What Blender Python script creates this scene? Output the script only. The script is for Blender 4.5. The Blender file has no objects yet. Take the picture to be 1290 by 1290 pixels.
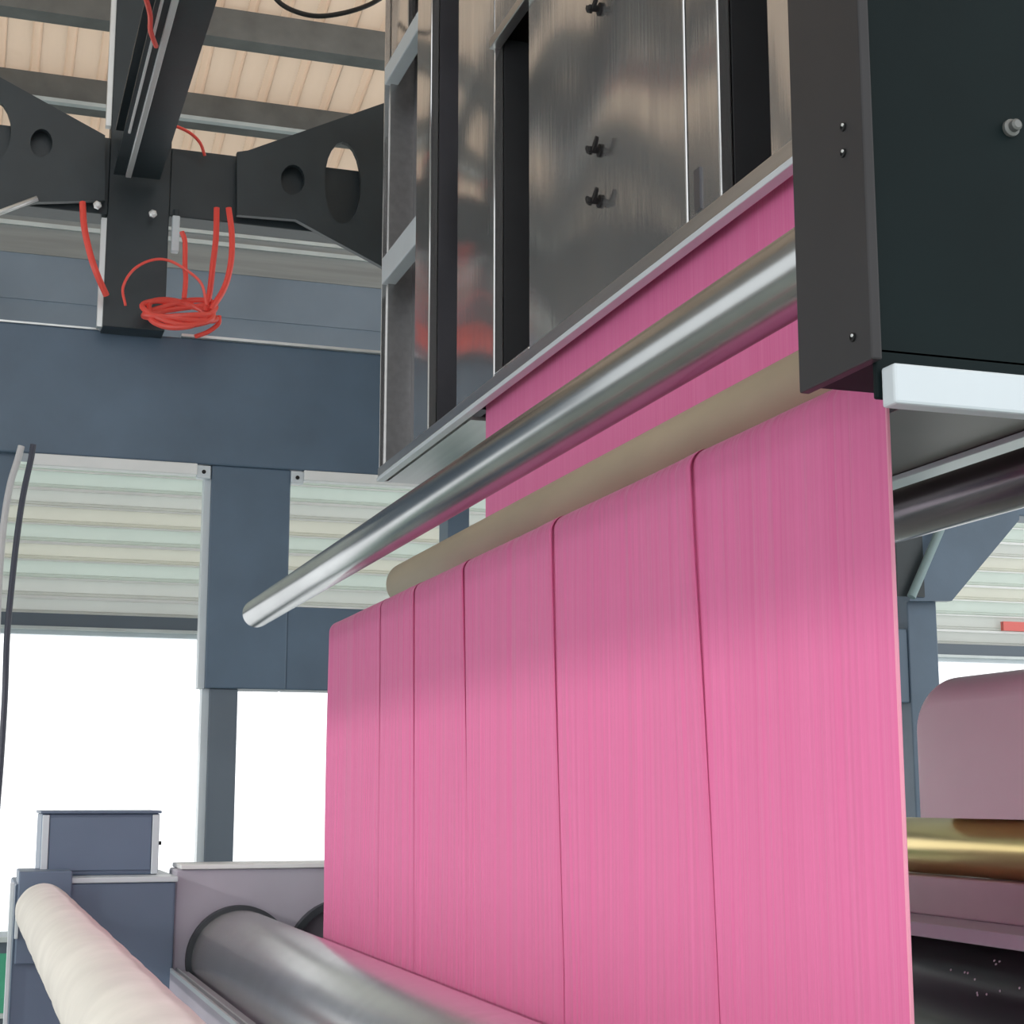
import bpy, bmesh, math, random
from mathutils import Vector, Matrix, noise
random.seed(7)
PI = math.pi
S = bpy.context.scene
C = S.collection

# ------------------------------------------------------------------ camera
EYE = Vector((0.0, 0.0, 1.5))
FPX = 2050.0                      # focal length in pixels of the 1290 px frame
YAW = math.radians(18.37)         # to the right of +Y
PITCH = math.radians(9.96)        # upwards
cam_d = bpy.data.cameras.new('camera')
cam_d.sensor_width = 36.0
cam_d.lens = FPX / 1290.0 * 36.0
cam_d.clip_start = 0.05
cam = bpy.data.objects.new('camera', cam_d)
cam.location = EYE
cam.rotation_euler = (PI / 2 + PITCH, 0, -YAW)
C.objects.link(cam)
S.camera = cam

# ------------------------------------------------------------------ world, sun, exposure
S.view_settings.view_transform = 'Standard'
S.view_settings.look = 'None'
S.view_settings.exposure = 0.2
S.view_settings.gamma = 1.0
S.view_settings.use_curve_mapping = False
w = bpy.data.worlds.new('world')
S.world = w
w.use_nodes = True
bg = w.node_tree.nodes['Background']
bg.inputs['Color'].default_value = (0.96, 0.985, 1.0, 1)
bg.inputs['Strength'].default_value = 1.5

sun_d = bpy.data.lights.new('sun', 'SUN')
sun_d.energy = 1.1
sun_d.angle = math.radians(1.2)
sun_d.color = (1.0, 0.95, 0.88)
sun = bpy.data.objects.new('sun', sun_d)
SUN_DIR = Vector((1.0, 0.22, -0.35))
sun.rotation_euler = SUN_DIR.to_track_quat('-Z', 'Y').to_euler()
sun.location = (-8, 0, 8)
C.objects.link(sun)

# ------------------------------------------------------------------ survey helpers: sight a point of the photograph onto a known plane
_cy, _sy, _cp, _sp = math.cos(YAW), math.sin(YAW), math.cos(PITCH), math.sin(PITCH)
RIGHT = Vector((_cy, -_sy, 0)); FH = Vector((_sy, _cy, 0)); UPZ = Vector((0, 0, 1))
FWD = FH * _cp + UPZ * _sp
UP = -FH * _sp + UPZ * _cp
def ray(px, py): return FWD * FPX + RIGHT * (px - 645.0) - UP * (py - 645.0)
def onX(px, py, X):
    d = ray(px, py); return EYE + d * ((X - EYE.x) / d.x)
def onY(px, py, Y):
    d = ray(px, py); return EYE + d * ((Y - EYE.y) / d.y)
def onZ(px, py, Z):
    d = ray(px, py); return EYE + d * ((Z - EYE.z) / d.z)

# ------------------------------------------------------------------ materials
def mat(name, col, rough=0.5, metal=0.0, noise_scale=None, noise_amt=0.0, bump=0.0, bump_scale=20.0, stretch=(1, 1, 1),
        coat=0.0, sheen=0.0, spec=0.5, rough_var=0.0, transl=0.0, emit=None, wave=0.0, wave_scale=2.0, col2=None):
    m = bpy.data.materials.new(name); m.use_nodes = True
    nt = m.node_tree; N = nt.nodes; L = nt.links
    b = N['Principled BSDF']; out = N['Material Output']
    b.inputs['Base Color'].default_value = (*col, 1)
    b.inputs['Roughness'].default_value = rough
    b.inputs['Metallic'].default_value = metal
    b.inputs['Specular IOR Level'].default_value = spec
    if coat: b.inputs['Coat Weight'].default_value = coat; b.inputs['Coat Roughness'].default_value = 0.15
    if sheen:
        b.inputs['Sheen Weight'].default_value = sheen; b.inputs['Sheen Roughness'].default_value = 0.4
        b.inputs['Sheen Tint'].default_value = (1, 0.85, 0.92, 1)
    if emit: b.inputs['Emission Color'].default_value = (*emit[0], 1); b.inputs['Emission Strength'].default_value = emit[1]
    tc = N.new('ShaderNodeTexCoord'); mp = N.new('ShaderNodeMapping'); mp.inputs['Scale'].default_value = stretch
    L.new(tc.outputs['Object'], mp.inputs['Vector'])
    if noise_scale:
        n = N.new('ShaderNodeTexNoise'); n.inputs['Scale'].default_value = noise_scale; n.inputs['Detail'].default_value = 5
        L.new(mp.outputs['Vector'], n.inputs['Vector'])
        r = N.new('ShaderNodeMapRange'); r.inputs['From Min'].default_value = .3; r.inputs['From Max'].default_value = .7
        L.new(n.outputs['Fac'], r.inputs['Value'])
        mx = N.new('ShaderNodeMix'); mx.data_type = 'RGBA'
        c2 = col2 if col2 else tuple(c * (1 - noise_amt) for c in col)
        c1 = col if col2 else tuple(min(1, c * (1 + noise_amt)) for c in col)
        mx.inputs['A'].default_value = (*c1, 1); mx.inputs['B'].default_value = (*c2, 1)
        L.new(r.outputs['Result'], mx.inputs['Factor']); L.new(mx.outputs['Result'], b.inputs['Base Color'])
        if rough_var:
            rr = N.new('ShaderNodeMapRange'); rr.inputs['To Min'].default_value = max(.02, rough - rough_var); rr.inputs['To Max'].default_value = rough + rough_var
            L.new(n.outputs['Fac'], rr.inputs['Value']); L.new(rr.outputs['Result'], b.inputs['Roughness'])
    last = None
    if wave:
        n3 = N.new('ShaderNodeTexNoise'); n3.inputs['Scale'].default_value = wave_scale; n3.inputs['Detail'].default_value = 1
        L.new(tc.outputs['Object'], n3.inputs['Vector'])
        bw = N.new('ShaderNodeBump'); bw.inputs['Strength'].default_value = 1.0; bw.inputs['Distance'].default_value = wave
        L.new(n3.outputs['Fac'], bw.inputs['Height']); last = bw
    if bump:
        n2 = N.new('ShaderNodeTexNoise'); n2.inputs['Scale'].default_value = bump_scale; n2.inputs['Detail'].default_value = 4
        L.new(mp.outputs['Vector'], n2.inputs['Vector'])
        bp = N.new('ShaderNodeBump'); bp.inputs['Strength'].default_value = 0.6; bp.inputs['Distance'].default_value = bump
        L.new(n2.outputs['Fac'], bp.inputs['Height'])
        if last: L.new(last.outputs['Normal'], bp.inputs['Normal'])
        last = bp
    if last: L.new(last.outputs['Normal'], b.inputs['Normal'])
    if transl:
        t = N.new('ShaderNodeBsdfTranslucent'); t.inputs['Color'].default_value = (*col, 1)
        ms = N.new('ShaderNodeMixShader'); ms.inputs['Fac'].default_value = transl
        L.new(b.outputs['BSDF'], ms.inputs[1]); L.new(t.outputs['BSDF'], ms.inputs[2]); L.new(ms.outputs['Shader'], out.inputs['Surface'])
    return m

M = {}
M['navy'] = mat('navy_paint', (0.092, 0.140, 0.200), 0.42, noise_scale=3, noise_amt=.12, bump=.0006, bump_scale=60)
M['black'] = mat('black_paint', (0.022, 0.032, 0.038), 0.42, noise_scale=4, noise_amt=.2, bump=.0005, bump_scale=50)
M['blackgreen'] = mat('dark_green_black_enamel', (0.0045, 0.0105, 0.0115), 0.6, noise_scale=2.5, noise_amt=.25, spec=.12)
M['charcoal'] = mat('charcoal_plate', (0.025, 0.024, 0.026), 0.5, noise_scale=5, noise_amt=.15, spec=.35)
M['steel'] = mat('polished_sheet_steel', (0.60, 0.60, 0.60), 0.13, .84, noise_scale=3, noise_amt=.06, rough_var=.04, wave=.13, wave_scale=.8, bump=.0004, bump_scale=8, stretch=(8, 8, .4))
M['steel_dull'] = mat('brushed_steel', (0.60, 0.59, 0.58), 0.32, 1.0, noise_scale=3, noise_amt=.08, bump=.0004, bump_scale=30, stretch=(12, .5, 12))
M['steel_roller'] = mat('ground_steel_roller', (0.62, 0.63, 0.63), 0.22, 1.0, noise_scale=5, noise_amt=.06, bump=.0002, bump_scale=40, stretch=(1, 6, 1))
M['roller_satin'] = mat('satin_steel_roller', (0.66, 0.66, 0.66), 0.27, .82, noise_scale=5, noise_amt=.06, bump=.0002, bump_scale=40, stretch=(1, 6, 1))
M['idler'] = mat('dark_steel_guide_roller', (0.36, 0.37, 0.37), 0.24, 1.0, noise_scale=5, noise_amt=.08)
M['underside'] = mat('shade_darkened_underside', (0.085, 0.066, 0.062), 0.4, .2, noise_scale=1.5, noise_amt=.2)  # shade and the cloth's dark reflection put into the steel's colour
M['darkchrome'] = mat('dark_chrome_roller', (0.17, 0.145, 0.165), 0.25, 1.0, noise_scale=4, noise_amt=.1)
M['slot'] = mat('dark_recess_steel', (0.030, 0.031, 0.034), 0.5, 0.0, noise_scale=3, noise_amt=.2)
M['slot_grey'] = mat('grey_recess_steel', (0.12, 0.12, 0.135), 0.35, 0.6, noise_scale=3, noise_amt=.2, wave=.02, wave_scale=3)
M['white'] = mat('white_paint', (0.78, 0.80, 0.80), 0.4, noise_scale=4, noise_amt=.05)
M['palegrey'] = mat('pale_grey_enamel', (0.60, 0.66, 0.70), 0.35, noise_scale=4, noise_amt=.05)
M['mauve'] = mat('light_grey_side_plate', (0.43, 0.41, 0.48), 0.4, noise_scale=2, noise_amt=.12)
M['block'] = mat('blue_grey_enamel', (0.12, 0.165, 0.24), 0.42, noise_scale=2, noise_amt=.1)
M['tan'] = mat('tan_rubber_sleeve', (0.40, 0.34, 0.245), 0.6, noise_scale=6, noise_amt=.12, stretch=(1, .3, 1))
M['cream'] = mat('cream_wrapping_cloth', (0.65, 0.645, 0.585), 0.8, noise_scale=9, noise_amt=.08, bump=.003, bump_scale=14, sheen=.3)
M['rubber'] = mat('dark_glossy_rubber', (0.015, 0.010, 0.016), 0.28, noise_scale=6, noise_amt=.3, spec=.35)
M['seal'] = mat('dark_seal_rubber', (0.03, 0.037, 0.045), 0.5)
M['gold'] = mat('brass_roller', (0.80, 0.62, 0.27), 0.28, 1.0, noise_scale=3, noise_amt=.15, stretch=(1, .3, 1))
M['cover'] = mat('off_white_cover', (0.92, 0.915, 0.90), 0.35, noise_scale=2, noise_amt=.04)
M['greybeam'] = mat('warm_grey_beam', (0.62, 0.61, 0.59), 0.45, noise_scale=3, noise_amt=.1)
M['roof'] = mat('beige_roof_sheet', (0.83, 0.725, 0.625), 0.55, noise_scale=3, noise_amt=.05, stretch=(4, .4, 1), transl=.55)
M['purlin'] = mat('galvanised_purlin', (0.15, 0.155, 0.15), 0.5, .3, noise_scale=5, noise_amt=.2)
M['purlin_light'] = mat('bright_galvanised_flange', (0.55, 0.60, 0.60), 0.4, .3, noise_scale=5, noise_amt=.1)
M['wall_hi'] = mat('blue_grey_wall_panel', (0.20, 0.25, 0.31), 0.5, noise_scale=1.2, noise_amt=.15)
M['wall_grey'] = mat('grey_wall_sheet', (0.27, 0.28, 0.275), 0.5, noise_scale=3, noise_amt=.15, stretch=(.3, 1, 6))
CL = [mat('cladding_pale_green', (0.75, 0.80, 0.765), 0.5, noise_scale=2, noise_amt=.05, transl=.6),
      mat('cladding_pale_grey', (0.75, 0.765, 0.74), 0.5, noise_scale=2, noise_amt=.05, transl=.6),
      mat('cladding_cream', (0.79, 0.79, 0.735), 0.5, noise_scale=2, noise_amt=.05, transl=.6)]
M['rail'] = mat('blue_grey_window_rail', (0.11, 0.14, 0.175), 0.45)
M['green'] = mat('green_wall_paint', (0.06, 0.36, 0.22), 0.5, noise_scale=4, noise_amt=.1)
M['floor'] = mat('green_grey_epoxy_floor', (0.36, 0.42, 0.38), 0.35, noise_scale=3, noise_amt=.15)
M['outwall'] = mat('grey_plaster', (0.55, 0.56, 0.55), 0.7, noise_scale=3, noise_amt=.08)
M['red'] = mat('red_air_hose', (1.0, 0.14, 0.11), 0.3, coat=.4, transl=.3)
M['cable_dark'] = mat('dark_cable', (0.05, 0.055, 0.08), 0.45)
M['cable_black'] = mat('black_cable', (0.012, 0.012, 0.012), 0.4)
M['cable_pale'] = mat('pale_cable', (0.58, 0.58, 0.59), 0.45)
M['zinc'] = mat('zinc_bar', (0.75, 0.77, 0.77), 0.35, .5)
M['teal'] = mat('teal_pipe_paint', (0.20, 0.29, 0.30), 0.35)
M['hole'] = mat('black_hole', (0.006, 0.006, 0.007), 0.7)
M['drop'] = mat('water_drop', (0.8, 0.8, 0.85), 0.05, .2)
M['redsign'] = mat('red_board', (0.75, 0.16, 0.14), 0.5)
# glass of the building windows: clear with a faint reflection
g = bpy.data.materials.new('window_glass'); g.use_nodes = True
gn = g.node_tree; gn.nodes.remove(gn.nodes['Principled BSDF'])
tb = gn.nodes.new('ShaderNodeBsdfTransparent'); gb = gn.nodes.new('ShaderNodeBsdfGlossy'); gb.inputs['Roughness'].default_value = .02
gm = gn.nodes.new('ShaderNodeMixShader'); gm.inputs['Fac'].default_value = .05
gn.links.new(tb.outputs[0], gm.inputs[1]); gn.links.new(gb.outputs[0], gm.inputs[2]); gn.links.new(gm.outputs[0], gn.nodes['Material Output'].inputs['Surface'])
M['glass'] = g

def fabric_mat():
    m = bpy.data.materials.new('pink_woven_cloth'); m.use_nodes = True
    nt = m.node_tree; N = nt.nodes; L = nt.links
    b = N['Principled BSDF']; out = N['Material Output']
    tc = N.new('ShaderNodeTexCoord')
    mp = N.new('ShaderNodeMapping'); mp.inputs['Scale'].default_value = (1, 90, .35)
    L.new(tc.outputs['Object'], mp.inputs['Vector'])
    n = N.new('ShaderNodeTexNoise'); n.inputs['Scale'].default_value = 1.0; n.inputs['Detail'].default_value = 6; n.inputs['Roughness'].default_value = .7
    L.new(mp.outputs['Vector'], n.inputs['Vector'])
    r = N.new('ShaderNodeMapRange'); r.inputs['From Min'].default_value = .25; r.inputs['From Max'].default_value = .75
    L.new(n.outputs['Fac'], r.inputs['Value'])
    mx = N.new('ShaderNodeMix'); mx.data_type = 'RGBA'
    mx.inputs['A'].default_value = (0.77, 0.160, 0.375, 1); mx.inputs['B'].default_value = (0.85, 0.235, 0.465, 1)
    L.new(r.outputs['Result'], mx.inputs['Factor'])
    L.new(mx.outputs['Result'], b.inputs['Base Color'])
    b.inputs['Roughness'].default_value = .75; b.inputs['Specular IOR Level'].default_value = .25
    b.inputs['Sheen Weight'].default_value = .6; b.inputs['Sheen Roughness'].default_value = .32
    b.inputs['Sheen Tint'].default_value = (1, .8, .9, 1)
    mp2 = N.new('ShaderNodeMapping'); mp2.inputs['Scale'].default_value = (1, 160, .5)
    L.new(tc.outputs['Object'], mp2.inputs['Vector'])
    n2 = N.new('ShaderNodeTexNoise'); n2.inputs['Scale'].default_value = 1.0; n2.inputs['Detail'].default_value = 3
    L.new(mp2.outputs['Vector'], n2.inputs['Vector'])
    bp = N.new('ShaderNodeBump'); bp.inputs['Strength'].default_value = .5; bp.inputs['Distance'].default_value = .003
    L.new(n2.outputs['Fac'], bp.inputs['Height']); L.new(bp.outputs['Normal'], b.inputs['Normal'])
    t = N.new('ShaderNodeBsdfTranslucent'); L.new(mx.outputs['Result'], t.inputs['Color'])
    ms = N.new('ShaderNodeMixShader'); ms.inputs['Fac'].default_value = .28
    L.new(b.outputs['BSDF'], ms.inputs[1]); L.new(t.outputs['BSDF'], ms.inputs[2]); L.new(ms.outputs['Shader'], out.inputs['Surface'])
    return m
M['fabric'] = fabric_mat()
M['selvedge'] = mat('pale_pink_selvedge', (0.90, 0.42, 0.56), 0.7, transl=.3)

# ------------------------------------------------------------------ mesh helpers
class MB:
    def __init__(s): s.v = []; s.f = []; s.sm = []
    def add(s, vs, fs, smooth=False):
        o = len(s.v); s.v += [tuple(v) for v in vs]
        for f in fs: s.f.append(tuple(i + o for i in f)); s.sm.append(smooth)
    def box(s, x0, x1, y0, y1, z0, z1, bev=0.0):
        if x0 > x1: x0, x1 = x1, x0
        if y0 > y1: y0, y1 = y1, y0
        if z0 > z1: z0, z1 = z1, z0
        if bev <= 0:
            s.add([(x0,y0,z0),(x1,y0,z0),(x1,y1,z0),(x0,y1,z0),(x0,y0,z1),(x1,y0,z1),(x1,y1,z1),(x0,y1,z1)],
                  [(0,3,2,1),(4,5,6,7),(0,1,5,4),(1,2,6,5),(2,3,7,6),(3,0,4,7)])
            return s
        bm = bmesh.new(); bmesh.ops.create_cube(bm, size=1)
        for v in bm.verts: v.co = Vector(((x0+x1)/2 + v.co.x*(x1-x0), (y0+y1)/2 + v.co.y*(y1-y0), (z0+z1)/2 + v.co.z*(z1-z0)))
        bmesh.ops.bevel(bm, geom=bm.edges[:], offset=min(bev, .45*min(x1-x0,y1-y0,z1-z0)), segments=2, affect='EDGES', profile=.5)
        bm.verts.index_update()
        s.add([v.co for v in bm.verts], [[v.index for v in f.verts] for f in bm.faces]); bm.free()
        return s
    def cyl(s, p0, p1, r0, r1=None, n=32, rings=1, caps=True, rfun=None):
        p0, p1 = Vector(p0), Vector(p1); d = (p1 - p0).normalized()
        a = d.orthogonal().normalized(); b = d.cross(a)
        r1 = r0 if r1 is None else r1
        vs = []
        for k in range(rings + 1):
            t = k / rings
            for i in range(n):
                th = 2 * PI * i / n
                r = r0 + (r1 - r0) * t
                if rfun: r = rfun(t, th, r)
                vs.append(p0.lerp(p1, t) + (a * math.cos(th) + b * math.sin(th)) * r)
        fs = [(k*n+i, k*n+(i+1) % n, (k+1)*n+(i+1) % n, (k+1)*n+i) for k in range(rings) for i in range(n)]
        s.add(vs, fs, True)
        if caps:
            s.add(vs[:n], [tuple(range(n-1, -1, -1))]); s.add(vs[-n:], [tuple(range(n))])
        return s
    def lathe(s, p0, axis, prof, n=40):
        """prof: list of (distance along axis, radius)"""
        p0, d = Vector(p0), Vector(axis).normalized(); a = d.orthogonal().normalized(); b = d.cross(a)
        vs = [p0 + d*t + (a*math.cos(2*PI*i/n) + b*math.sin(2*PI*i/n))*r for t, r in prof for i in range(n)]
        m = len(prof)
        s.add(vs, [(k*n+i, k*n+(i+1) % n, (k+1)*n+(i+1) % n, (k+1)*n+i) for k in range(m-1) for i in range(n)], True)
        s.add(vs[:n], [tuple(range(n-1, -1, -1))]); s.add(vs[-n:], [tuple(range(n))])
        return s
    def prism(s, pts, off):
        """pts: planar loop of Vectors, extruded by off"""
        n = len(pts); off = Vector(off); pts = [Vector(p) for p in pts]
        s.add(pts + [p + off for p in pts], [tuple(range(n)), tuple(range(2*n-1, n-1, -1))] + [(i, n+i, n+(i+1) % n, (i+1) % n) for i in range(n)])
        return s
    def tube(s, pts, r, n=10, sub=6):
        P = [Vector(p) for p in pts]; Q = []
        for i in range(len(P)-1):
            a = P[i-1] if i else P[i]*2 - P[i+1]; b, c = P[i], P[i+1]; d = P[i+2] if i+2 < len(P) else c*2 - b
            for k in range(sub):
                t = k/sub
                Q.append(.5*((2*b) + (c-a)*t + (2*a-5*b+4*c-d)*t*t + (3*b-a-3*c+d)*t**3))
        Q.append(P[-1]); vs = []
        u = None
        for i, q in enumerate(Q):
            d = (Q[min(i+1, len(Q)-1)] - Q[max(i-1, 0)]).normalized()
            u = (d.orthogonal() if u is None else u - d*u.dot(d)).normalized(); v = d.cross(u)
            vs += [q + (u*math.cos(2*PI*k/n) + v*math.sin(2*PI*k/n))*r for k in range(n)]
        m = len(Q)
        s.add(vs, [(i*n+k, i*n+(k+1) % n, (i+1)*n+(k+1) % n, (i+1)*n+k) for i in range(m-1) for k in range(n)], True)
        s.add(vs[:n], [tuple(range(n-1, -1, -1))]); s.add(vs[-n:], [tuple(range(n))])
        return s
    def build(s, name, m, parent=None, fix=True):
        me = bpy.data.meshes.new(name); me.from_pydata(s.v, [], s.f)
        me.polygons.foreach_set('use_smooth', s.sm)
        if fix:
            bm = bmesh.new(); bm.from_mesh(me); bmesh.ops.remove_doubles(bm, verts=bm.verts, dist=1e-6)
            bmesh.ops.recalc_face_normals(bm, faces=bm.faces)
            for e in bm.edges:
                if len(e.link_faces) == 2 and e.calc_face_angle(0) > .6: e.smooth = False
            bm.to_mesh(me); bm.free()
        me.materials.append(m if not isinstance(m, str) else M[m])
        o = bpy.data.objects.new(name, me); C.objects.link(o)
        if parent is not None:
            o.parent = parent
            root = parent.location.copy()
            q = parent
            while q.parent: q = q.parent; root += q.location
            me.transform(Matrix.Translation(-root))     # parts keep their world place under a moved base
        return o

def tag(o, label, cat, group=None):
    o['label'] = label; o['category'] = cat
    if group: o['group'] = group
    return o
def thing(name, label, cat, loc=(0, 0, 0), group=None):
    o = bpy.data.objects.new(name, None); o.empty_display_size = .1; C.objects.link(o); o.location = loc
    return tag(o, label, cat, group)
def struct(o): o['kind'] = 'structure'; return o
def base(name):
    o = bpy.data.objects.new(name, None); C.objects.link(o); o['kind'] = 'structure'; return o

# ================================================================== SETTING
WY = 11.0                                        # the far wall of the hall
struct(MB().box(-6, 10, -4, WY + .3, -.2, 0).build('floor', 'floor'))
E0 = onY(330, 262, WY).z
def roof_z(y): return E0 + (WY - y) * .23
EAVE = roof_z(WY)

# roof: sheets side by side, each with a raised rib, on purlins
ceil = base('ceiling')
RW = .2
sheet = None
for i in range(80):
    x = -6 + i * RW
    if sheet is None:
        mb = MB()
        y0, y1 = -3.0, WY + .2
        prof = [(0, 0), (.14, 0), (.152, .03), (.188, .03), (.2, 0)]
        vs = []
        for y in (y0, y1):
            for px, pz in prof: vs.append((px - 6, y, roof_z(y) + pz))
            for px, pz in reversed(prof): vs.append((px - 6, y, roof_z(y) + pz + .004))
        n = len(prof) * 2
        mb.add(vs, [tuple(range(n)), tuple(range(2*n-1, n-1, -1))] + [(k, n+k, n+(k+1) % n, (k+1) % n) for k in range(n)])
        sheet = mb.build('roof_panel', 'roof', ceil); o = sheet
    else:
        o = sheet.copy(); o.location.x = i * RW; C.objects.link(o)
ang = math.atan(.23)
def purlin(y, h, wd, flange=True):
    z = roof_z(y)
    MB().box(-6, 10, y - wd/2, y + wd/2, z - h, z - .015).build('purlin', 'purlin', ceil)
    if flange: MB().box(-6, 10, y - wd/2 - .05, y - wd/2, z - h - .012, z - h + .012).build('purlin_flange', 'purlin_light', ceil)
PUR = []
for yy in (-1.6, .2, 2.0, 3.8, 5.4, 7.0): PUR.append(yy); purlin(yy, .16, .12)
for (px, py) in ((350, 24), (350, 134)):
    d = ray(px, py); t = (E0 + WY*.23 - EYE.z) / (d.z + .23*d.y); p = EYE + d*t
    PUR.append(p.y); purlin(p.y, .20, .14, py > 100)

# far wall: ribbed cladding rows over a long band of windows over a green dado
wall = base('wall_back')
zr = onY(140, 776, WY).z                         # top of the window rail
zw = onY(140, 796, WY).z                         # top of the panes
ztop = onY(140, 450, WY).z
rows = 14
ph = (onY(140, 400, WY).z - zr) / 17
MB().box(-6, 10, WY + .06, WY + .2, ztop, EAVE + .02).build('wall_core', 'wall_hi', wall)
seq = [1, 1, 0, 2, 0, 2, 1, 0, 0, 1, 0, 0, 1, 0, 1, 1, 0]
for k in range(15):
    z = zr + k * ph
    mb = MB(); h = ph
    vs = [(x, y, zz) for x in (-6, 10) for y, zz in ((WY + .06, z), (WY - .012, z + .004), (WY - .012, z + .018), (WY + .012, z + .026), (WY + .004, z + h - .012), (WY + .014, z + h), (WY + .06, z + h))]
    mb.add(vs, [tuple(range(7)), tuple(range(13, 6, -1))] + [(i, 7+i, 7+(i+1) % 7, (i+1) % 7) for i in range(7)])
    mb.build('cladding_panel', CL[seq[k]], wall)
    MB().box(-6, 10, WY - .020, WY - .006, z + h - .022 + (.008 if k % 3 else 0), z + h - .004).build('cladding_highlight', 'white', wall)  # white strip painted in as the highlight along each rib
# upper wall: blue-grey sheet, grey sheet and pale rails
za, zb, zc = onY(330, 405, WY).z, onY(330, 345, WY).z, onY(330, 318, WY).z
MB().box(-6, 10, WY - .01, WY + .06, zr + 15*ph, za).build('wall_panel', 'wall_hi', wall)
MB().box(-6, 10, WY - .02, WY + .06, za, zb - .03).build('wall_panel', 'wall_hi', wall)
MB().box(-6, 10, WY - .03, WY + .06, zb - .03, zc).build('wall_panel', 'wall_grey', wall)
MB().box(-6, 10, WY - .05, WY + .06, zc, zc + .03).build('wall_rail', 'purlin_light', wall)
MB().box(-6, 10, WY - .03, WY + .06, zc + .03, zc + .075).build('wall_panel', 'wall_grey', wall)
MB().box(-6, 10, WY - .05, WY + .06, zc + .075, zc + .10).build('wall_rail', 'purlin_light', wall)
MB().box(-6, 10, WY - .03, WY + .06, zc + .10, zc + .19).build('wall_panel', 'wall_grey', wall)
MB().box(-6, 10, WY - .05, WY + .06, zc + .19, zc + .21).build('wall_rail', 'purlin_light', wall)
MB().box(-6, 10, WY - .03, WY + .06, zc + .21, EAVE).build('wall_panel', 'wall_grey', wall)
MB().box(-6, 10, WY - .04, WY + .1, zw + .02, zr).build('window_rail', 'rail', wall)
MB().box(-6, 10, WY - .05, WY + .1, zw, zw + .02).build('rail_lip', 'purlin_light', wall)
zs = onY(5, 1180, WY).z
MB().box(-6, 10, WY - .06, WY + .1, zs - .03, zs).build('sill_rail', 'purlin_light', wall)
MB().box(-6, 10, WY - .02, WY + .1, zs - .10, zs - .03).build('sill_board', 'rail', wall)
MB().box(-6, 10, WY - .03, WY + .1, zs - .46, zs - .10).build('green_board', 'green', wall)
MB().box(-6, 10, WY - .05, WY + .1, zs - .49, zs - .46).build('green_board_rail', 'purlin_light', wall)
MB().box(-6, 10, WY - .02, WY + .1, 0, zs - .49).build('skirting_board', 'rail', wall)
xs = [-6, -3.6, -1.2, 1.62, 4.0, 6.88, 10]
for k in range(6):
    wn = base('window_%d' % (k + 1))
    x0, x1 = xs[k], xs[k+1]
    MB().box(x0 + .03, x1 - .03, WY + .03, WY + .036, zs + .03, zw - .03).build('pane', 'glass', wn)
    f = MB(); f.box(x0, x0 + .03, WY, WY + .07, zs, zw); f.box(x1 - .03, x1, WY, WY + .07, zs, zw)
    f.box(x0 + .03, x1 - .03, WY, WY + .07, zs, zs + .03); f.box(x0 + .03, x1 - .03, WY, WY + .07, zw - .03, zw)
    f.build('window_frame', 'palegrey', wn)
# red board on the far wall, right
p0, p1 = onY(1262, 783, WY - .03), onY(1330, 797, WY - .03)
rb = MB().box(p0.x, p1.x, WY - .05, WY - .013, p1.z, p0.z).build('red_board', 'redsign')
tag(rb, 'small red board on the far wall just above the window rail', 'board')

# left wall: a long high opening onto daylight; its lintel cuts the sun on the cloth
HEAD = 1.78 + .35 * (.945 + 4.0)
wl = base('wall_left')
MB().box(-4.2, -4.0, -4, WY, HEAD, roof_z(0) + 1.0).build('lintel', 'outwall', wl)
MB().box(-4.2, -4.0, -4, WY, 0, .6).build('parapet', 'outwall', wl)

# ================================================================== NAVY PORTAL FRAME (far cross frame of the machine)
GY = 7.0
fr = thing('portal_frame', 'navy blue steel portal frame with wide beam standing behind the cloth', 'frame', (0, GY, 0))
def gbox(name, x0, y0, x1, y1, m='navy', Y=GY, d=.18, bev=.006, par=None, z0=None, z1=None):
    a, b = onY(x0, y0, Y), onY(x1, y1, Y)
    return MB().box(a.x, b.x, Y, Y + d, b.z if z0 is None else z0, a.z if z1 is None else z1, bev).build(name, m, par if par is not None else fr)
bt, bb = onY(150, 418, GY).z, onY(150, 578, GY).z
xr = onY(1178, 700, GY).x
MB().box(-3.4, xr + .9, GY, GY + .2, bb, bt, .008).build('beam', 'navy', fr)
xa = onY(228, 430, GY).x
MB().box(xa, xr, GY - .02, GY + .02, bt, bt + .012).build('beam_lit_edge', 'zinc', fr)  # bright strip stands for light catching the beam's top edge
MB().box(-.10, xa - .35, GY - .005, GY + .02, bt, bt + .008).build('beam_lit_edge', 'zinc', fr)
c0, c1 = onY(267, 600, GY).x, onY(367, 600, GY).x
zc0, zc1 = onY(330, 762, GY).z, onY(330, 868, GY).z
MB().box(c0, c1, GY + .01, GY + .19, zc1, bb, .006).build('post', 'navy', fr)
MB().box(c1, onY(1146, 800, GY).x, GY + .02, GY + .18, zc1, zc0, .006).build('crossbar', 'navy', fr)
e0 = onY(259, 600, GY).x
MB().box(e0, c0, GY + .03, GY + .10, zc1, bb - .02).build('post_edge_strip', 'palegrey', fr)
q0, q1 = onY(262, 980, GY).x, onY(298, 980, GY).x
MB().box(q0, q1, GY + .03, GY + .17, 0, zc1, .004).build('lower_post', M['rail'], fr)
MB().box(q0 - .03, q0, GY + .05, GY + .12, 0, zc1).build('post_edge_strip', 'palegrey', fr)
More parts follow.
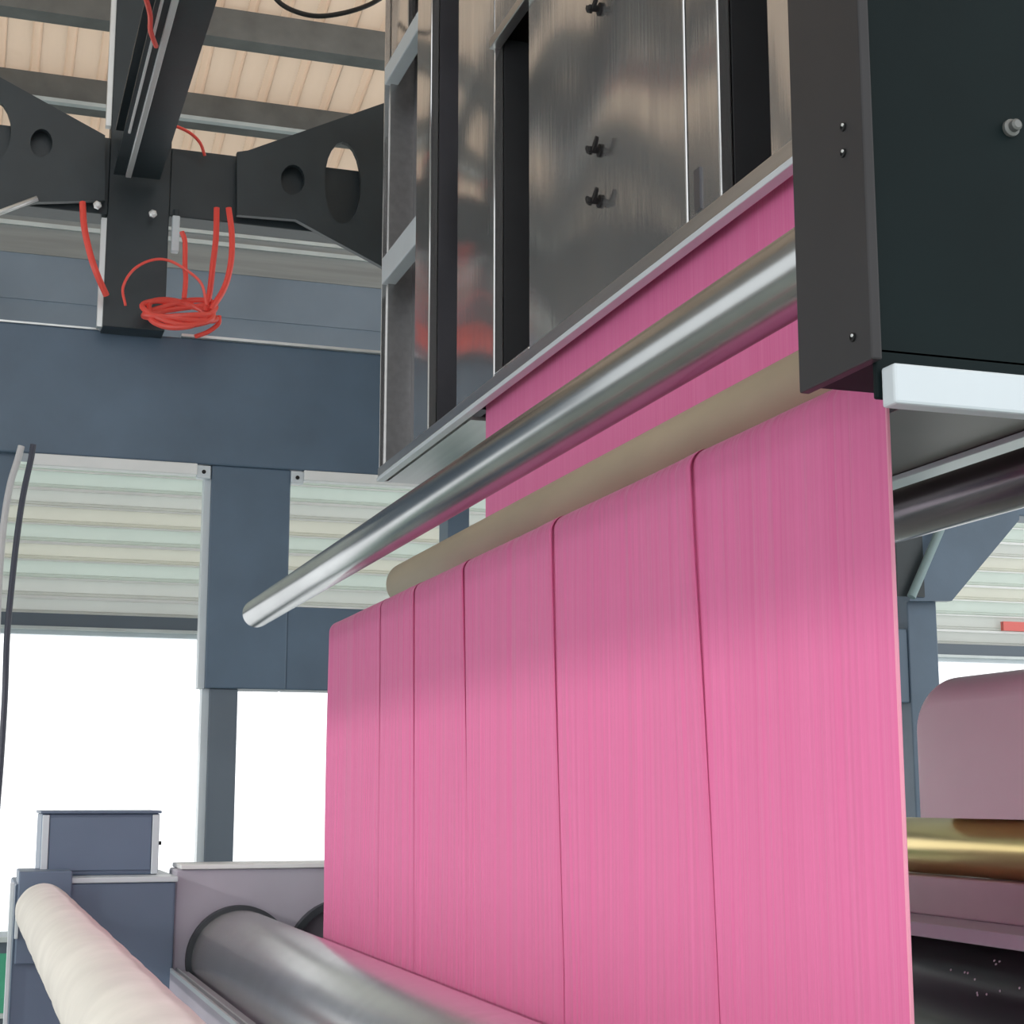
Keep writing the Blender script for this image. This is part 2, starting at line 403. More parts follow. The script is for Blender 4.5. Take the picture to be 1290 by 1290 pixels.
# slim post seen between the rollers and the far left post
s0, s1 = onY(566, 660, GY).x, onY(593, 660, GY).x
MB().box(s0, s1, GY + .02, GY + .17, zc0, bb, .004).build('post', 'navy', fr)
MB().box(-3.2, -2.9, GY + .01, GY + .19, 0, bb, .006).build('post', 'navy', fr)
r0 = onY(1146, 800, GY).x
MB().box(r0, xr, GY + .01, GY + .19, 0, bb, .006).build('post', 'navy', fr)
# white sealing strips under the beam
a = onY(42, 574, GY).x; b = onY(249, 574, GY).x
MB().box(a, b, GY - .01, GY + .05, bb - .05, bb, .004).build('white_strip', 'white', fr)
a2 = onY(249, 574, GY).x; b2 = onY(266, 574, GY).x
cl = MB().box(a2, b2, GY + .0, GY + .04, bb - .062, bb - .006, .003).build('strip_bracket', 'palegrey', fr)
MB().cyl(((a2+b2)/2, GY - .003, bb - .034), ((a2+b2)/2, GY + .002, bb - .034), .009, n=12).build('bolt_hole', 'hole', cl)
a = onY(383, 590, GY).x; b = s0
MB().box(a, b, GY - .01, GY + .05, bb - .045, bb, .004).build('white_strip', 'white', fr)
a2 = onY(367, 590, GY).x
cl = MB().box(a2, a, GY, GY + .04, bb - .06, bb - .006, .003).build('strip_bracket', 'palegrey', fr)
MB().cyl(((a2+a)/2, GY - .003, bb - .034), ((a2+a)/2, GY + .002, bb - .034), .009, n=12).build('bolt_hole', 'hole', cl)
# knee plate at the right post with a diagonal pipe
KY = GY - .06
kp = [onY(x, y, KY) for x, y in ((1146, 640), (1284, 600), (1284, 655), (1199, 757), (1146, 757))]
MB().prism(kp, (0, .05, 0)).build('knee_plate', 'navy', fr)
MB().cyl(onY(1148, 752, KY - .05), onY(1196, 640, KY - .05), .022, n=16).build('diagonal_pipe', 'teal', fr)
MB().box(r0 - .1, r0 + .05, KY - .012, KY, kp[4].z + .02, bb - .03).build('stiffener', M['black'], fr)

# ================================================================== BLACK OVERHEAD TRUSS
TY = 6.86
tr = thing('overhead_truss', 'black steel column with flared holed gusset plates above the navy beam', 'truss', (.6, TY, bt))
k0, k1 = onY(134, 300, TY).x, onY(212, 300, TY).x
MB().box(k0, k1, TY, TY + .12, bt - .02, 6.0, .004).build('column', 'black', tr)
MB().box(k0 - .022, k0, TY + .02, TY + .06, onY(130, 410, TY).z, onY(130, 272, TY).z).build('column_edge_reflection', 'zinc', tr)  # pale strip stands for the white reflection down the column's left edge
MB().box(k0 - .022, k0, TY + .02, TY + .06, onY(130, 155, TY).z, 6.0).build('column_edge_reflection', 'zinc', tr)
def plate(name, loop, holes, Y, th, m, par):
    cu = bpy.data.curves.new('outline', 'CURVE'); cu.dimensions = '2D'; cu.fill_mode = 'BOTH'; cu.extrude = th/2
    for lp in [loop] + holes:
        sp = cu.splines.new('POLY'); sp.points.add(len(lp)-1); sp.use_cyclic_u = True
        for pt, (x, z) in zip(sp.points, lp): pt.co = (x, z, 0, 1)
    ob = bpy.data.objects.new('outline', cu); C.objects.link(ob)
    bpy.context.view_layer.update()
    me = bpy.data.meshes.new_from_object(ob.evaluated_get(bpy.context.evaluated_depsgraph_get()))
    bpy.data.objects.remove(ob); bpy.data.curves.remove(cu)
    mb = MB(); mb.add([(v.co.x, Y - v.co.z, v.co.y) for v in me.vertices], [tuple(p.vertices) for p in me.polygons])
    bpy.data.meshes.remove(me)
    return mb.build(name, m, par)
def pz(x, y, Y): p = onY(x, y, Y); return (p.x, p.z)
def oval(cx, cy, rx, ry, Y, n=20): return [pz(cx + rx*math.cos(2*PI*i/n), cy + ry*math.sin(2*PI*i/n), Y) for i in range(n)]
G2 = TY - .05
plate('gusset_plate', [pz(x, y, G2) for x, y in ((298, 193), (312, 191), (475, 134), (600, 92), (600, 410), (475, 334), (372, 278), (298, 272))],
      [oval(368, 228, 15, 19, G2), oval(431, 232, 23, 52, G2)], G2, .03, M['black'], tr)
plate('gusset_plate', [pz(x, y, G2) for x, y in ((-160, 10), (0, 99), (132, 172), (132, 254), (45, 256), (-160, 300))],
      [oval(52, 182, 14, 18, G2), oval(-10, 166, 24, 40, G2)], G2, .03, M['black'], tr)
p0, p1 = onY(190, 188, TY), onY(520, 270, TY)
MB().box(k1, p1.x, TY + .005, TY + .14, onY(300, 281, TY).z, onY(250, 190, TY).z, .004).build('stub_beam', 'black', tr)
p1 = Vector((k0, 0, 0))
MB().box(onY(-120, 240, TY).x, p1.x, TY + .0, TY + .14, onY(60, 262, TY).z, onY(60, 164, TY).z, .004).build('stub_beam', 'black', tr)
for (x, y) in ((123, 257), (193, 268)):
    p = onY(x, y, G2 - .03); MB().lathe(p + Vector((0, .02, 0)), (0, -1, 0), [(0, .018), (.012, .018), (.016, .010), (.02, .010)], 6).build('bolt', 'zinc', tr)
# overhead beam running towards the viewer
ob0, ob1 = onY(142, 225, TY - .02), onY(200, 225, TY - .02)
zb0 = ob0.z
ovb = MB(); ovb.box(ob0.x, ob1.x, 2.2, TY - .07, zb0, zb0 + .012); ovb.box((ob0.x+ob1.x)/2 - .01, (ob0.x+ob1.x)/2 + .01, 2.2, TY - .07, zb0 + .012, zb0 + .2); ovb.box(ob0.x, ob1.x, 2.2, TY - .07, zb0 + .2, zb0 + .215)
ovb.build('overhead_beam', 'black', tr)
MB().box(onY(156, 225, TY).x, onY(163, 225, TY).x, 2.2, TY - .09, zb0 - .016, zb0, .003).build('conduit', 'zinc', tr)
MB().box(onY(146, 225, TY).x, onY(149, 225, TY).x, 2.2, 6.3, zb0 - .012, zb0, .003).build('conduit', 'zinc', tr)
# valve on the column
vp = onY(221, 290, TY - .03)
vv = MB().box(vp.x - .016, vp.x + .016, vp.y - .02, vp.y + .02, vp.z - .10, vp.z + .06, .004).build('valve', 'palegrey', tr)
MB().cyl((vp.x, vp.y, vp.z + .06), (vp.x, vp.y, vp.z + .09), .014, n=12).build('valve_cap', 'black', vv)
# silver stay bar at the far left
a, b = onY(-60, 290, G2 - .05), onY(47, 250, G2 - .05)
MB().cyl(a, b, .012, n=10).build('stay_bar', 'zinc', tr)

# red air hoses, each one a thing
HY = TY - .12
def hose(label, pts, r=.0095, Y=HY, dy=None, group=None):
    P = []
    for i, (x, y) in enumerate(pts): P.append(onY(x, y, Y + (dy[i] if dy else 0)))
    return tag(MB().tube(P, r, 10, 6).build('air_hose', 'red'), label, 'hose', group)
hose('red air hose hanging left of the black column', [(104, 255), (106, 285), (113, 318), (122, 345), (134, 372)], r=.014, dy=[.02, 0, 0, 0, .05])
hose('straight red air hose hanging to the coil, nearer the column of two', [(273, 262), (272, 300), (268, 335), (264, 370), (258, 392)], r=.0132)
hose('bowed red air hose hanging to the coil, farther from the column', [(288, 262), (292, 295), (291, 330), (283, 362), (266, 390)], r=.0132, dy=[-.03]*5)
hose('short red air hose dropping from the pale valve into the coil', [(229, 292), (233, 305), (233, 335), (234, 352), (232, 376)], r=.011, dy=[-.01]*5)
hose('thin red air hose arching across the black column', [(158, 385), (155, 362), (168, 340), (190, 328), (212, 328), (236, 341), (254, 358), (260, 384)], r=.006, dy=[-.05]*8)
hose('red air hose arching over the stub beam beside the column', [(212, 158), (224, 160), (240, 168), (252, 180), (258, 196)], r=.007, dy=[0, -.02, 0, .03, .06])
cp = []
for i in range(41):
    a = 2*PI*i/10; k = i/40
    cp.append((226 + (43 + 5*math.sin(i*1.7))*math.cos(a), 391 + 12*math.sin(a) + 7*math.sin(i*.9) + 5*k))
dyc = [-.02 - .06*math.sin(2*PI*i/10) for i in range(41)]
hose('coiled bundle of red air hose resting on the navy beam', cp, r=.012, dy=dyc)
hose('loose red hose end curling from the coil onto the navy beam', [(276, 398), (275, 408), (262, 418), (246, 424)], r=.010, dy=[0, 0, .02, .05])
hp = [onY(188, -60, 5.2), onY(189, 0, 5.3), onY(188, 25, 5.5), onY(196, 50, 5.8)]
hp = [Vector((p.x, p.y, zb0 - .03)) for p in (onZ(176, -40, zb0), onZ(189, 5, zb0), onZ(190, 28, zb0), onZ(197, 48, zb0))]
tag(MB().tube(hp, .009).build('air_hose', 'red'), 'red air hose running along under the overhead beam', 'hose')

# cables at the left
LY = GY - .15
tag(MB().tube([onY(x, y, LY) for x, y in ((27, 562), (22, 580), (13, 610), (6, 650), (1, 700), (-3, 770), (-7, 900), (-12, 1060), (-20, 1280), (-26, 1466))], .014).build('cable', 'cable_pale'),
    'pale grey cable hanging curved at the far left of the opening', 'cable')
tag(MB().tube([onY(x, y, LY - .06) for x, y in ((42, 560), (39, 578), (29, 625), (21, 680), (14, 745), (9, 800), (6, 880), (1, 960), (-6, 1060), (-14, 1280), (-18, 1466))], .0125).build('cable', 'cable_dark'),
    'dark cable hanging curved in front of the left opening', 'cable')
tag(MB().tube([onY(x, y, 6.0) for x, y in ((320, -40), (342, -8), (362, 10), (395, 20), (430, 17), (465, 6), (490, -10), (510, -30))], .010).build('cable', 'cable_black'),
    'black cable sagging below the roof beside the steel cabinet', 'cable')
# rounded corner plate at the left of the opening
cpn = [onY(x, y, GY + .04) for x, y in ((24, 570), (19, 585), (11, 612), (5, 650), (0, 700), (-4, 800), (-12, 868))]
cpn += [Vector((-2.88, GY + .04, cpn[-1].z)), Vector((-2.88, GY + .04, bb - .001))]
MB().prism(cpn, (0, .06, 0)).build('corner_plate', 'navy', fr)

# ================================================================== STEEL CABINET (hangs above the cloth)
FX = 1.35
def yx(px, py=400): return onX(px, py, FX).y
pb = onX(477, 607, FX); YE = pb.y; CB = pb.z      # far end and bottom
CT = 4.95; YN = 1.62; XB = 3.2
cab = thing('steel_cabinet', 'large polished stainless steel cabinet hanging over the pink cloth', 'cabinet', (2.2, 3.5, CB))
MB().box(FX + .14, XB, YN, YE - .02, CB + .06, CT, .0).build('body', 'slot', cab)
MB().box(FX + .02, XB, YE - .02, YE, CB, CT).build('end_panel', 'steel_dull', cab)
MB().box(FX + .02, XB, YN - .02, YN, CB, CT).build('end_panel', 'steel_dull', cab)
MB().box(XB, XB + .02, YN - .02, YE, CB, CT).build('back_panel', 'steel_dull', cab)
MB().box(FX, XB + .02, YN - .02, YE, CT, CT + .02).build('top_panel', 'steel_dull', cab)
# underside with the slot that lets the cloth out
MB().box(1.44, 1.95, YN, YE - .02, CB, CB + .012).build('bottom_panel', 'steel_dull', cab)
MB().box(1.95, XB, YN, YE - .02, CB + .002, CB + .012).build('bottom_panel', 'underside', cab)  # right part of the same underside, coloured dark to stand for shade
MB().box(FX + .03, 1.44, 4.55, YE - .02, CB, CB + .012).build('bottom_panel', 'steel_dull', cab)
MB().box(XB - .16, XB + .03, YN, YE, CB - .02, CB, .003).build('bottom_trim', 'palegrey', cab)  # edge trim, widened to stand for the lighter edge of the reflection
# face panels and the dark slots between them
def face(a, b, z0=None, z1=None, m='steel', d=.03, x=FX, name='face_panel'):
    y0, y1 = (yx(b) if not isinstance(b, float) else b), (yx(a) if not isinstance(a, float) else a)
    return MB().box(x, x + d, y0 + .002, y1 - .002, (CB + .03) if z0 is None else z0, CT if z1 is None else z1, .004).build(name, m, cab)
def slot(a, b, z0, z1, m='slot', d=.11):
    y0, y1 = yx(b), yx(a)
    mb = MB(); mb.box(FX + d, FX + d + .01, y0, y1, z0, z1)
    mb.box(FX + .03, FX + d, y1 - .004, y1, z0, z1); mb.box(FX + .03, FX + d, y0, y0 + .004, z0, z1)
    return mb.build('recess', m, cab)
face(float(YE), 480, name='corner_post', d=.04)
slot(480, 522, CB + .05, CT, 'slot_grey')
for (px, py, h) in ((478, 118, .07), (478, 362, .10)):
    z = onX(px, py, FX).z
    MB().box(FX - .0, FX + .05, yx(522), yx(480), z, z + h, .004).build('rung', 'palegrey', cab)
zt = onX(478, 118, FX).z
face(480, 502, zt + .07, CT, 'steel', .02, FX + .02)
face(522, 540, name='face_post')
slot(540, 575, CB + .05, CT, 'slot_grey')
face(575, 622)
zs1 = onX(625, 45, FX).z
slot(622, 666, CB + .06, zs1)
face(622, 666, zs1, CT)
face(622, 666, CB + .02, CB + .06)
MB().box(FX - .012, FX + .02, yx(668), yx(620), zs1 - .03, zs1 + .0, .003).build('slot_lintel', 'steel_dull', cab)
face(666, 868)
face(870, 912)
slot(912, 976, CB + .05, CT)
face(976, float(YN))
MB().box(FX - .008, FX + .02, YN, YE, CB - .0, CB + .014, .002).build('bottom_rail', 'palegrey', cab)
MB().box(FX - .004, FX + .03, YN, YE, CB + .014, CB + .05, .003).build('bottom_channel', 'steel_dull', cab)
# lock slot and wing latches
p0, p1 = onX(876, 216, FX), onX(884, 262, FX)
MB().box(FX - .004, FX + .001, p1.y, p0.y, p1.z, p0.z).build('latch_slot', 'slot_grey', cab)
def wing(px, py):
    p = onX(px, py, FX)
    st = MB().lathe((FX, p.y, p.z), (-1, 0, 0), [(0, .016), (.006, .016), (.008, .008), (.03, .008), (.034, .005)], 14).build('wing_latch', 'hole', cab)
    for sgn in (-1, 1):
        pts = [(0, 0), (.012, .008), (.030, .022), (.036, .016), (.028, .002), (.012, -.008)]
        MB().prism([Vector((FX - .026, p.y + sgn*a, p.z + b)) for a, b in pts], (.007, 0, 0)).build('wing', 'hole', st)
for px, py in ((757, 12), (757, 190), (757, 254)): wing(px, py)
for yy in (YN + .4, YE - .4):
    for xx in (FX + .5, XB - .3):
        MB().box(xx - .03, xx + .03, yy - .03, yy + .03, CT + .02, roof_z(yy) - .01).build('hanger', 'purlin', cab)

# ================================================================== CLOTH AND ITS ROLLERS
Y0, Y1 = 1.53, 4.46
XF = .945
def roller(name, label, x, z, r, y0, y1, m, jr=None, group=None, n=48, rnd=.012, rfun=None, rings=1, jn=.0):
    t = thing(name, label, 'roller', (x, y0, z), group)
    if rfun: MB().cyl((x, y0, z), (x, y1, z), r, n=n, rings=rings, rfun=rfun).build('shell', m, t)
    else:
        L_ = y1 - y0
        MB().lathe((x, y0, z), (0, 1, 0), [(0, r - rnd), (rnd*.3, r - rnd*.3), (rnd, r), (L_ - rnd, r), (L_ - rnd*.3, r - rnd*.3), (L_, r - rnd)], n).build('shell', m, t)
    return t
DX = .788
UR = .045
t = roller('idler_roller', 'polished steel guide roller running in front of the steel cabinet', DX + .072, 2.082, UR, 1.442, 5.2, 'idler')
MB().cyl((DX + .072, 5.2, 2.082), (DX + .072, 5.23, 2.082), .018, n=20).build('journal', 'seal', t)
TX, TR = 1.325, .075
te = onX(500, 722, TX - .03); TZ = te.z - TR*.55
t = roller('sleeved_roller', 'tan sleeved roller just behind the top edge of the pink cloth', TX, TZ, TR - .002, 1.62, te.y, 'tan', rnd=.03)
MB().cyl((TX, te.y, TZ), (TX, te.y + .04, TZ), .025, n=20).build('journal', 'seal', t)
MB().cyl((TX, 1.442, TZ), (TX, 1.62, TZ), .02, n=20).build('journal', 'seal', t)
FR = .030; FZ = 1.955
t = roller('draw_roller', 'steel roller that carries the pink cloth over its top', XF + FR, FZ, FR - .007, 1.56, 4.50, 'darkchrome')
MB().cyl((XF + FR, 1.442, FZ + .01), (XF + FR, 1.56, FZ + .01), .010, n=16).build('journal', 'seal', t)

# cloth: one continuous web; profile in XZ from the cabinet slot down, round the loop roller, over the draw roller, down the front
prof = []
DXc = XF + FR
# tangent line from under the tan roller to the top of the draw roller (crossed belt)
dx, dz = TX - DXc, TZ - FZ
D = math.hypot(dx, dz); base_a = math.atan2(dz, dx); cr = math.acos((TR + FR)/D)
aT = base_a + PI + cr                      # contact angle on the tan roller (below)
aD = base_a + cr                           # contact angle on the draw roller (above)
z = CB + .055
while z > TZ + .001: prof.append((TX + TR, z, 0)); z -= .05
a0 = aT - 2*PI if aT > PI else aT
for i in range(0, 13):
    a = 0 + (a0 - 0)*i/12; prof.append((TX + TR*math.cos(a), TZ + TR*math.sin(a), 0))
pa = Vector((prof[-1][0], prof[-1][1])); pb_ = Vector((DXc + FR*math.cos(aD), FZ + FR*math.sin(aD)))
for i in range(1, 6): q = pa.lerp(pb_, i/6); prof.append((q.x, q.y, 0))
for i in range(0, 19):
    a = aD + (PI - aD)*i/18; prof.append((DXc + FR*math.cos(a), FZ + FR*math.sin(a), i/18))
z = FZ - .01
while z > .35: prof.append((XF, z, 1)); z -= .0125 if z > 1.1 else .06
NY = 760
def fold_y(px): return onX(px, 800, XF).y
FOLDS = [(876, .0065, 1.0), (697, .0060, .9), (583, .0055, .8), (521, .004, .6), (478, .0025, .5)]
FOLDS = [(fold_y(px), h, s_) for px, h, s_ in FOLDS]
LIP = [(-.006, 0), (.004, -.3), (.0045, .4), (-.003, .55), (-.0062, .85), (-.0050, 1.12), (.002, 1.2)]   # the tucked pocket of a fold
cols = [(Y0 + (Y1 - Y0)*i/NY, None, 0) for i in range(NY + 1)]
for fi, (fy, h, s_) in enumerate(FOLDS):
    cols = [c for c in cols if c[1] is not None or abs(c[0] - fy) > .008]
    cols += [(fy + 1e-4*k, fi, k) for k in range(len(LIP))]
cols.sort(key=lambda c: c[0])
def sm(t): t = max(0.0, min(1.0, t)); return t*t*(3 - 2*t)
def place(c, zz, wgt):
    y, fi, k = c
    dn = max(0.0, min(1.0, (FZ + .04 - zz)/.78))          # 0 at the top, 1 at the bottom
    v = .0020*noise.noise(Vector((y*34, zz*.35, 3.1))) + .0021*noise.noise(Vector((y*90, zz*.5, 7.7)))
    v += .007*noise.noise(Vector((y*5.0, zz*.5, 1.3)))*(.25 + .75*math.sin(PI*dn))
    near = max(0, min(1, (2.6 - y)/.9))
    puck = max(0, 1 - abs(dn - .17)/.22)
    v += near*puck*.0032*math.sin(y*130 + 4*noise.noise(Vector((y*7, 0, 0))))*(.4 + .6*abs(noise.noise(Vector((y*9, 4, 0)))))
    drift = 0
    for i, (fy, h, s_) in enumerate(FOLDS):
        d = y - fy
        amp = h*(1 - .80*sm(dn*1.3))
        drift -= .05*dn*s_*math.exp(-(d/.12)**2)
        if fi == i: continue
        if 0 < d < .30: v += amp*1.2*(1 - d/.30)**2
    yy = y + drift
    if fi is not None:
        fy, h, s_ = FOLDS[fi]
        amp = h*(1 - .80*sm(dn*1.3)); lp_ = LIP[k]
        wide = 1 - .35*sm(dn)
        yy = FOLDS[fi][0] + drift + lp_[0]*wide
        v += amp*lp_[1]
    v *= wgt
    if zz < 1.15: v *= max(0, (zz - 1.0)/.15)
    return yy, v
vs = []; fs = []
for (x, zz, wgt) in prof:
    for c in cols:
        yy, dv = place(c, zz, wgt)
        if wgt >= 1: vs.append((x - dv, yy, zz))
        elif wgt > 0:
            a = aD + (PI - aD)*wgt; vs.append((x + dv*math.cos(a), yy, zz + dv*math.sin(a)))
        else: vs.append((x, c[0], zz))
ny = len(cols)
for i in range(len(prof)-1):
    for j in range(ny-1): fs.append((i*ny+j, i*ny+j+1, (i+1)*ny+j+1, (i+1)*ny+j))
web = thing('cloth_web', 'wide pink cloth sheet hanging in a long drop over the rollers', 'cloth', (XF, 3.0, 1.2))
mb = MB(); mb.add(vs, fs, True)
mb.build('sheet', 'fabric', web, fix=False)
sv = []
for (x, zz, wgt) in prof:
    if wgt >= 1: sv.append((x, zz))
mbs = MB(); n = len(sv)
for k, (x, zz) in enumerate(sv): pass
mbs.tube([(x - .0005, Y0, zz) for x, zz in sv[::3]], .0024, 6, 2)
mbs.build('selvedge', 'selvedge', web)

# ================================================================== LOWER ROLLERS AND MACHINE BASE (bottom left)
BY = 5.0; HYF = 4.95
mbse = thing('machine_base', 'light grey side frame carrying the lower steel roller', 'machine', (.8, 3.0, 0))
zpl = onY(330, 1094, BY).z
xp0 = onY(213, 1150, BY).x
MB().box(onY(222, 1150, HYF).x, 2.1, BY, BY + .16, 0, zpl, .006).build('side_plate', 'mauve', mbse)
MB().box(onY(222, 1150, HYF).x + .014, 2.12, BY - .01, BY + .2, zpl, zpl + .014, .003).build('top_cap', 'white', mbse)
MB().box(0.0, 1.6, 1.02, 1.16, 0, 1.26, .006).build('side_plate', 'mauve', mbse)
tz = 1.0
MB().box(.597, .652, 1.16, BY - .002, tz - .10, tz).build('tray', 'mauve', mbse)
MB().box(.597, .603, 1.16, BY - .002, tz, tz + .012).build('tray_lip', 'palegrey', mbse)
MB().box(.620, .625, 1.16, BY - .002, tz, tz + .008).build('tray_lip', 'palegrey', mbse)
SR, SX, SZ = .142, .945 - .146, 1.03
t = roller('press_roller', 'big polished steel roller at the foot of the pink cloth', SX, SZ, SR, 1.2, BY - .04, 'roller_satin', n=72)
MB().lathe((SX, BY - .04, SZ), (0, 1, 0), [(0, SR + .013), (.03, SR + .013), (.034, SR + .010), (.04, SR + .010)], 64).build('seal_ring', 'seal', t)
t = roller('press_roller', 'dark rubber roller behind the foot of the pink cloth, mostly hidden', 1.118, 1.02, .160, 1.2, BY - .04, 'rubber', n=64)
MB().lathe((1.118, BY - .04, 1.02), (0, 1, 0), [(0, .178), (.04, .178)], 48).build('seal_ring', 'seal', t)

# wrapped roller
CRX, CRZ, CRR = .228, 1.19, .074
def wrap(tt, th, r):
    L_ = 3.7
    ph_ = (tt*L_/.42 + th/(2*PI)) % 1.0
    rr = r + .0013*(1 - ph_)*(1 - math.exp(-ph_*14))
    e = min(1, (1 - tt)*L_/.05, tt*L_/.05 + .2)
    rr *= .72 + .28*math.sqrt(max(0, 1 - (1 - e)**2))
    return rr + .0016*noise.noise(Vector((tt*30, math.cos(th)*2, math.sin(th)*2)))
t = roller('wrapped_roller', 'long roller wrapped in wrinkled cream cloth at the lower left', CRX, CRZ, CRR, 1.18, 4.88, 'cream', n=56, rfun=wrap, rings=420)
MB().cyl((CRX, 4.88, CRZ), (CRX, 4.93, CRZ), .03, n=20).build('journal', 'seal', t)

# gear housing block with the box on it
HYF = 4.95
gb = thing('gear_housing', 'blue grey machine housing at the far end of the cream wrapped roller', 'housing', (.36, HYF, 0))
h0, h1 = onY(16, 1180, HYF).x, onY(219, 1180, HYF).x
hz = onY(150, 1112, HYF).z
MB().box(h0, h1, HYF, HYF + .45, 0, hz, .006).build('body', 'block', gb)
a, b = onY(90, 1108, HYF), onY(219, 1108, HYF)
MB().box(a.x, b.x + .012, HYF - .006, HYF + .47, hz, hz + .016, .003).build('top_plate', 'palegrey', gb)
a, b = onY(24, 1098, HYF - .02), onY(90, 1130, HYF - .02)
MB().box(a.x, b.x, HYF - .02, HYF + .2, hz - .22, a.z, .004).build('bearing_plate', 'block', gb)
a = onY(13, 1112, HYF - .01); MB().box(a.x, a.x + .012, HYF - .01, HYF, .4, a.z, .002).build('edge_trim', 'palegrey', gb)
a = onY(20, 1140, HYF - .03); MB().box(a.x, a.x + .010, HYF - .03, HYF - .02, onY(20, 1182, HYF).z, a.z, .002).build('gauge_strip', 'palegrey', gb)
CY = 5.08
cbx = thing('control_box', 'dark blue metal box standing on the machine housing before the window', 'box', (.3, CY, hz + .016))
a, b = onY(53, 1025, CY), onY(199, 1100, CY)
MB().box(a.x, b.x, CY, CY + .3, hz + .016, a.z, .006).build('body', 'block', cbx)
MB().box(a.x + .002, a.x + .022, CY - .008, CY, hz + .018, a.z - .004, .002).build('door_trim', 'palegrey', cbx)
MB().box(b.x - .022, b.x - .002, CY - .008, CY, hz + .018, a.z - .004, .002).build('door_trim', 'palegrey', cbx)
MB().box(a.x - .004, b.x + .004, CY - .01, CY + .31, a.z, a.z + .008, .002).build('lid', 'block', cbx)
MB().box(a.x + .024, b.x - .024, CY - .006, CY, hz + .03, a.z - .01, .002).build('door', 'block', cbx)
hk = onY(201, 1062, CY + .05); MB().cyl((b.x, CY + .05, hk.z), (b.x + .012, CY + .05, hk.z), .006, n=12).build('latch_knob', 'hole', cbx)

# ================================================================== DARK HOUSING AT THE RIGHT
DY = 1.30; DX = .788
dh = thing('drive_housing', 'big dark green-black machine housing at the upper right', 'housing', (1.0, DY, 1.86))
DZ = onY(1118, 464, DY).z
MB().box(DX, DX + .012, DY + .0, 1.442, DZ + .008, 3.4, .002).build('side_plate', 'charcoal', dh)
a, b = onY(1126, 456, DY - .012), onY(1290, 512, DY - .012)
fz1 = a.z; fz0 = onY(1136, 508, DY - .012).z
MB().box(DX + .012, 1.9, DY + .013, 1.442, fz0 + .05, 3.4, .006).build('body', 'blackgreen', dh)
MB().box(a.x, 1.9, DY - .012, DY + .012, fz0, fz1, .003).build('bottom_flange', 'palegrey', dh)
MB().box(DX + .012, 1.9, DY + .013, DY + .02, fz0 + .01, fz0 + .06, .002).build('front_skirt', 'blackgreen', dh)
for (x, y) in ((1063, 160), (1063, 193), (1075, 425)):
    p = onX(x, y, DX)
    bh = MB().lathe((DX + .001, p.y, p.z), (-1, 0, 0), [(0, .0045), (.003, .0045), (.0035, .003), (.002, .0028)], 16).build('bolt', 'hole', dh)
    MB().cyl((DX - .0035, p.y - .0022, p.z + .001), (DX - .0005, p.y - .0022, p.z + .001), .0016, n=10).build('bolt_glint', 'zinc', bh)
p = onY(1282, 156, DY)
MB().lathe((p.x, DY + .013, p.z), (0, -1, 0), [(0, .009), (.004, .009), (.006, .006), (.012, .006), (.014, .004)], 20).build('knob', 'purlin', dh)
MB().box(1.6, 1.9, DY + .02, 1.42, 0, fz0, .004).build('leg', 'blackgreen', dh)

# ================================================================== SECOND MACHINE AT THE RIGHT
t = roller('return_roller', 'dark chromed roller hanging beneath the steel cabinet at the right', 2.51, 2.30, .074, 2.2, 5.1, 'darkchrome')
for yy in (2.3, 5.05):
    MB().box(2.49, 2.53, yy - .02, yy + .02, 2.36, CB - .0, .003).build('hanger', 'steel_dull', t)
RX = 2.4
rm = thing('rolling_machine', 'off-white rounded machine cover beyond the near edge of the cloth', 'machine', (RX + .3, 3.0, 0))
pt, pbm = onX(1190, 850, RX), onX(1160, 1030, RX)
ye = onX(1156, 940, RX).y
ct, cbz = pt.z, pbm.z
rr = .085
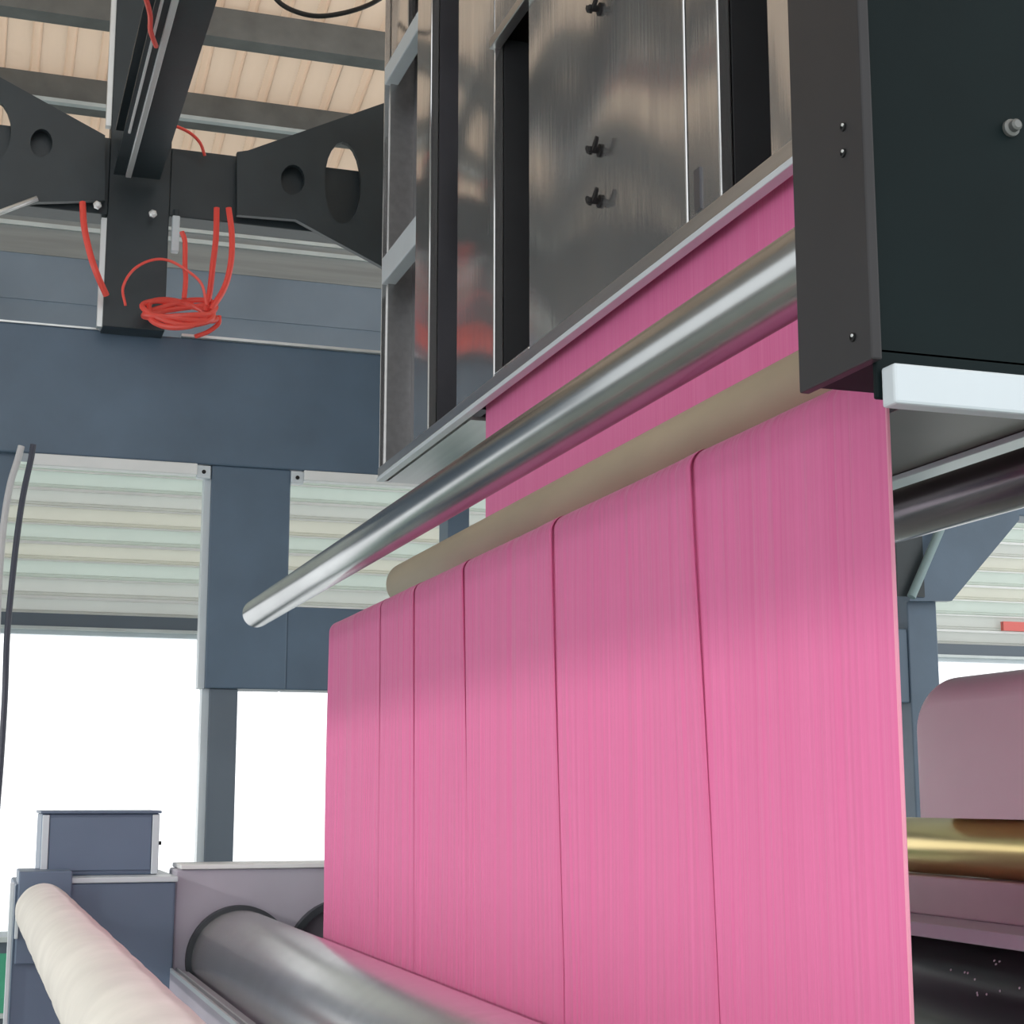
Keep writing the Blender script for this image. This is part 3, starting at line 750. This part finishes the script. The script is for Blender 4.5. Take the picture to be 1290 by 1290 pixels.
# rolled cover: flat front that curves back over the top, its far end rounded off
mb = MB(); HC = ct - cbz; CN = 12; RN = 10
secs = []
yl = [1.8] + [ye - rr*(1 - math.sin(PI/2*i/RN)) for i in range(RN + 1)]
for y in yl:
    t = max(0, (y - (ye - rr))/rr)
    dz_ = rr*(1 - math.sqrt(max(0, 1 - t*t)))
    sec = [(RX, y, cbz)]
    for i in range(CN + 1):
        a = PI/2*i/CN
        sec.append((RX + .09*(1 - math.cos(a)), y, cbz + (HC - dz_)*(.80 + .20*math.sin(a))))
    sec += [(RX + .66, y, cbz + (HC - dz_)), (RX + .66, y, cbz)]
    secs.append(sec)
n = len(secs[0]); vs_ = [p for q in secs for p in q]; m_ = len(secs)
mb.add(vs_, [(i*n+k, i*n+(k+1) % n, (i+1)*n+(k+1) % n, (i+1)*n+k) for i in range(m_-1) for k in range(n)], True)
mb.add(secs[0], [tuple(range(n))]); mb.add(secs[-1], [tuple(range(n-1, -1, -1))])
mb.build('cover', 'cover', rm)
zg = onX(1200, 1108, RX).z; zl = onX(1200, 1166, RX - .1).z
MB().box(RX + .04, RX + .55, 1.8, ye + .3, zl, zg, .006).build('beam', 'greybeam', rm)
MB().box(RX - .12, RX + .6, 1.8, ye + .35, zl - .035, zl, .004).build('ledge', 'palegrey', rm)
MB().box(RX + .35, RX + .55, 1.8, ye + .2, zg, cbz).build('rear_panel', 'greybeam', rm)
MB().box(RX + .1, RX + .6, 1.85, 2.0, 0, zl - .035).build('leg', 'navy', rm)
MB().box(RX + .1, RX + .6, ye + .1, ye + .25, 0, zl - .035).build('leg', 'navy', rm)
gr = (cbz - zg)/2
roller('brass_roller', 'golden brass roller under the off-white cover', RX + .11, zg + gr, gr*.98, 1.8, ye + .25, 'gold')
zk = onX(1230, 1186, 2.3).z
dk = roller('rubber_roller', 'dark glossy wet roller below the pale ledge at lower right', RX + .02, zk - .135, .13, 1.8, ye + .3, 'rubber')
rnd = random.Random(3)
for i in range(16):
    y = rnd.uniform(3.1, 3.55); a = rnd.uniform(2.3, 3.1); r = .13
    MB().lathe((RX + .02 + math.cos(a)*r*.99, y, zk - .135 + math.sin(a)*r*.99), (math.cos(a), 0, math.sin(a)), [(0, .0035), (.002, .003), (.0035, .0012)], 8).build('water_drop', 'drop', dk)
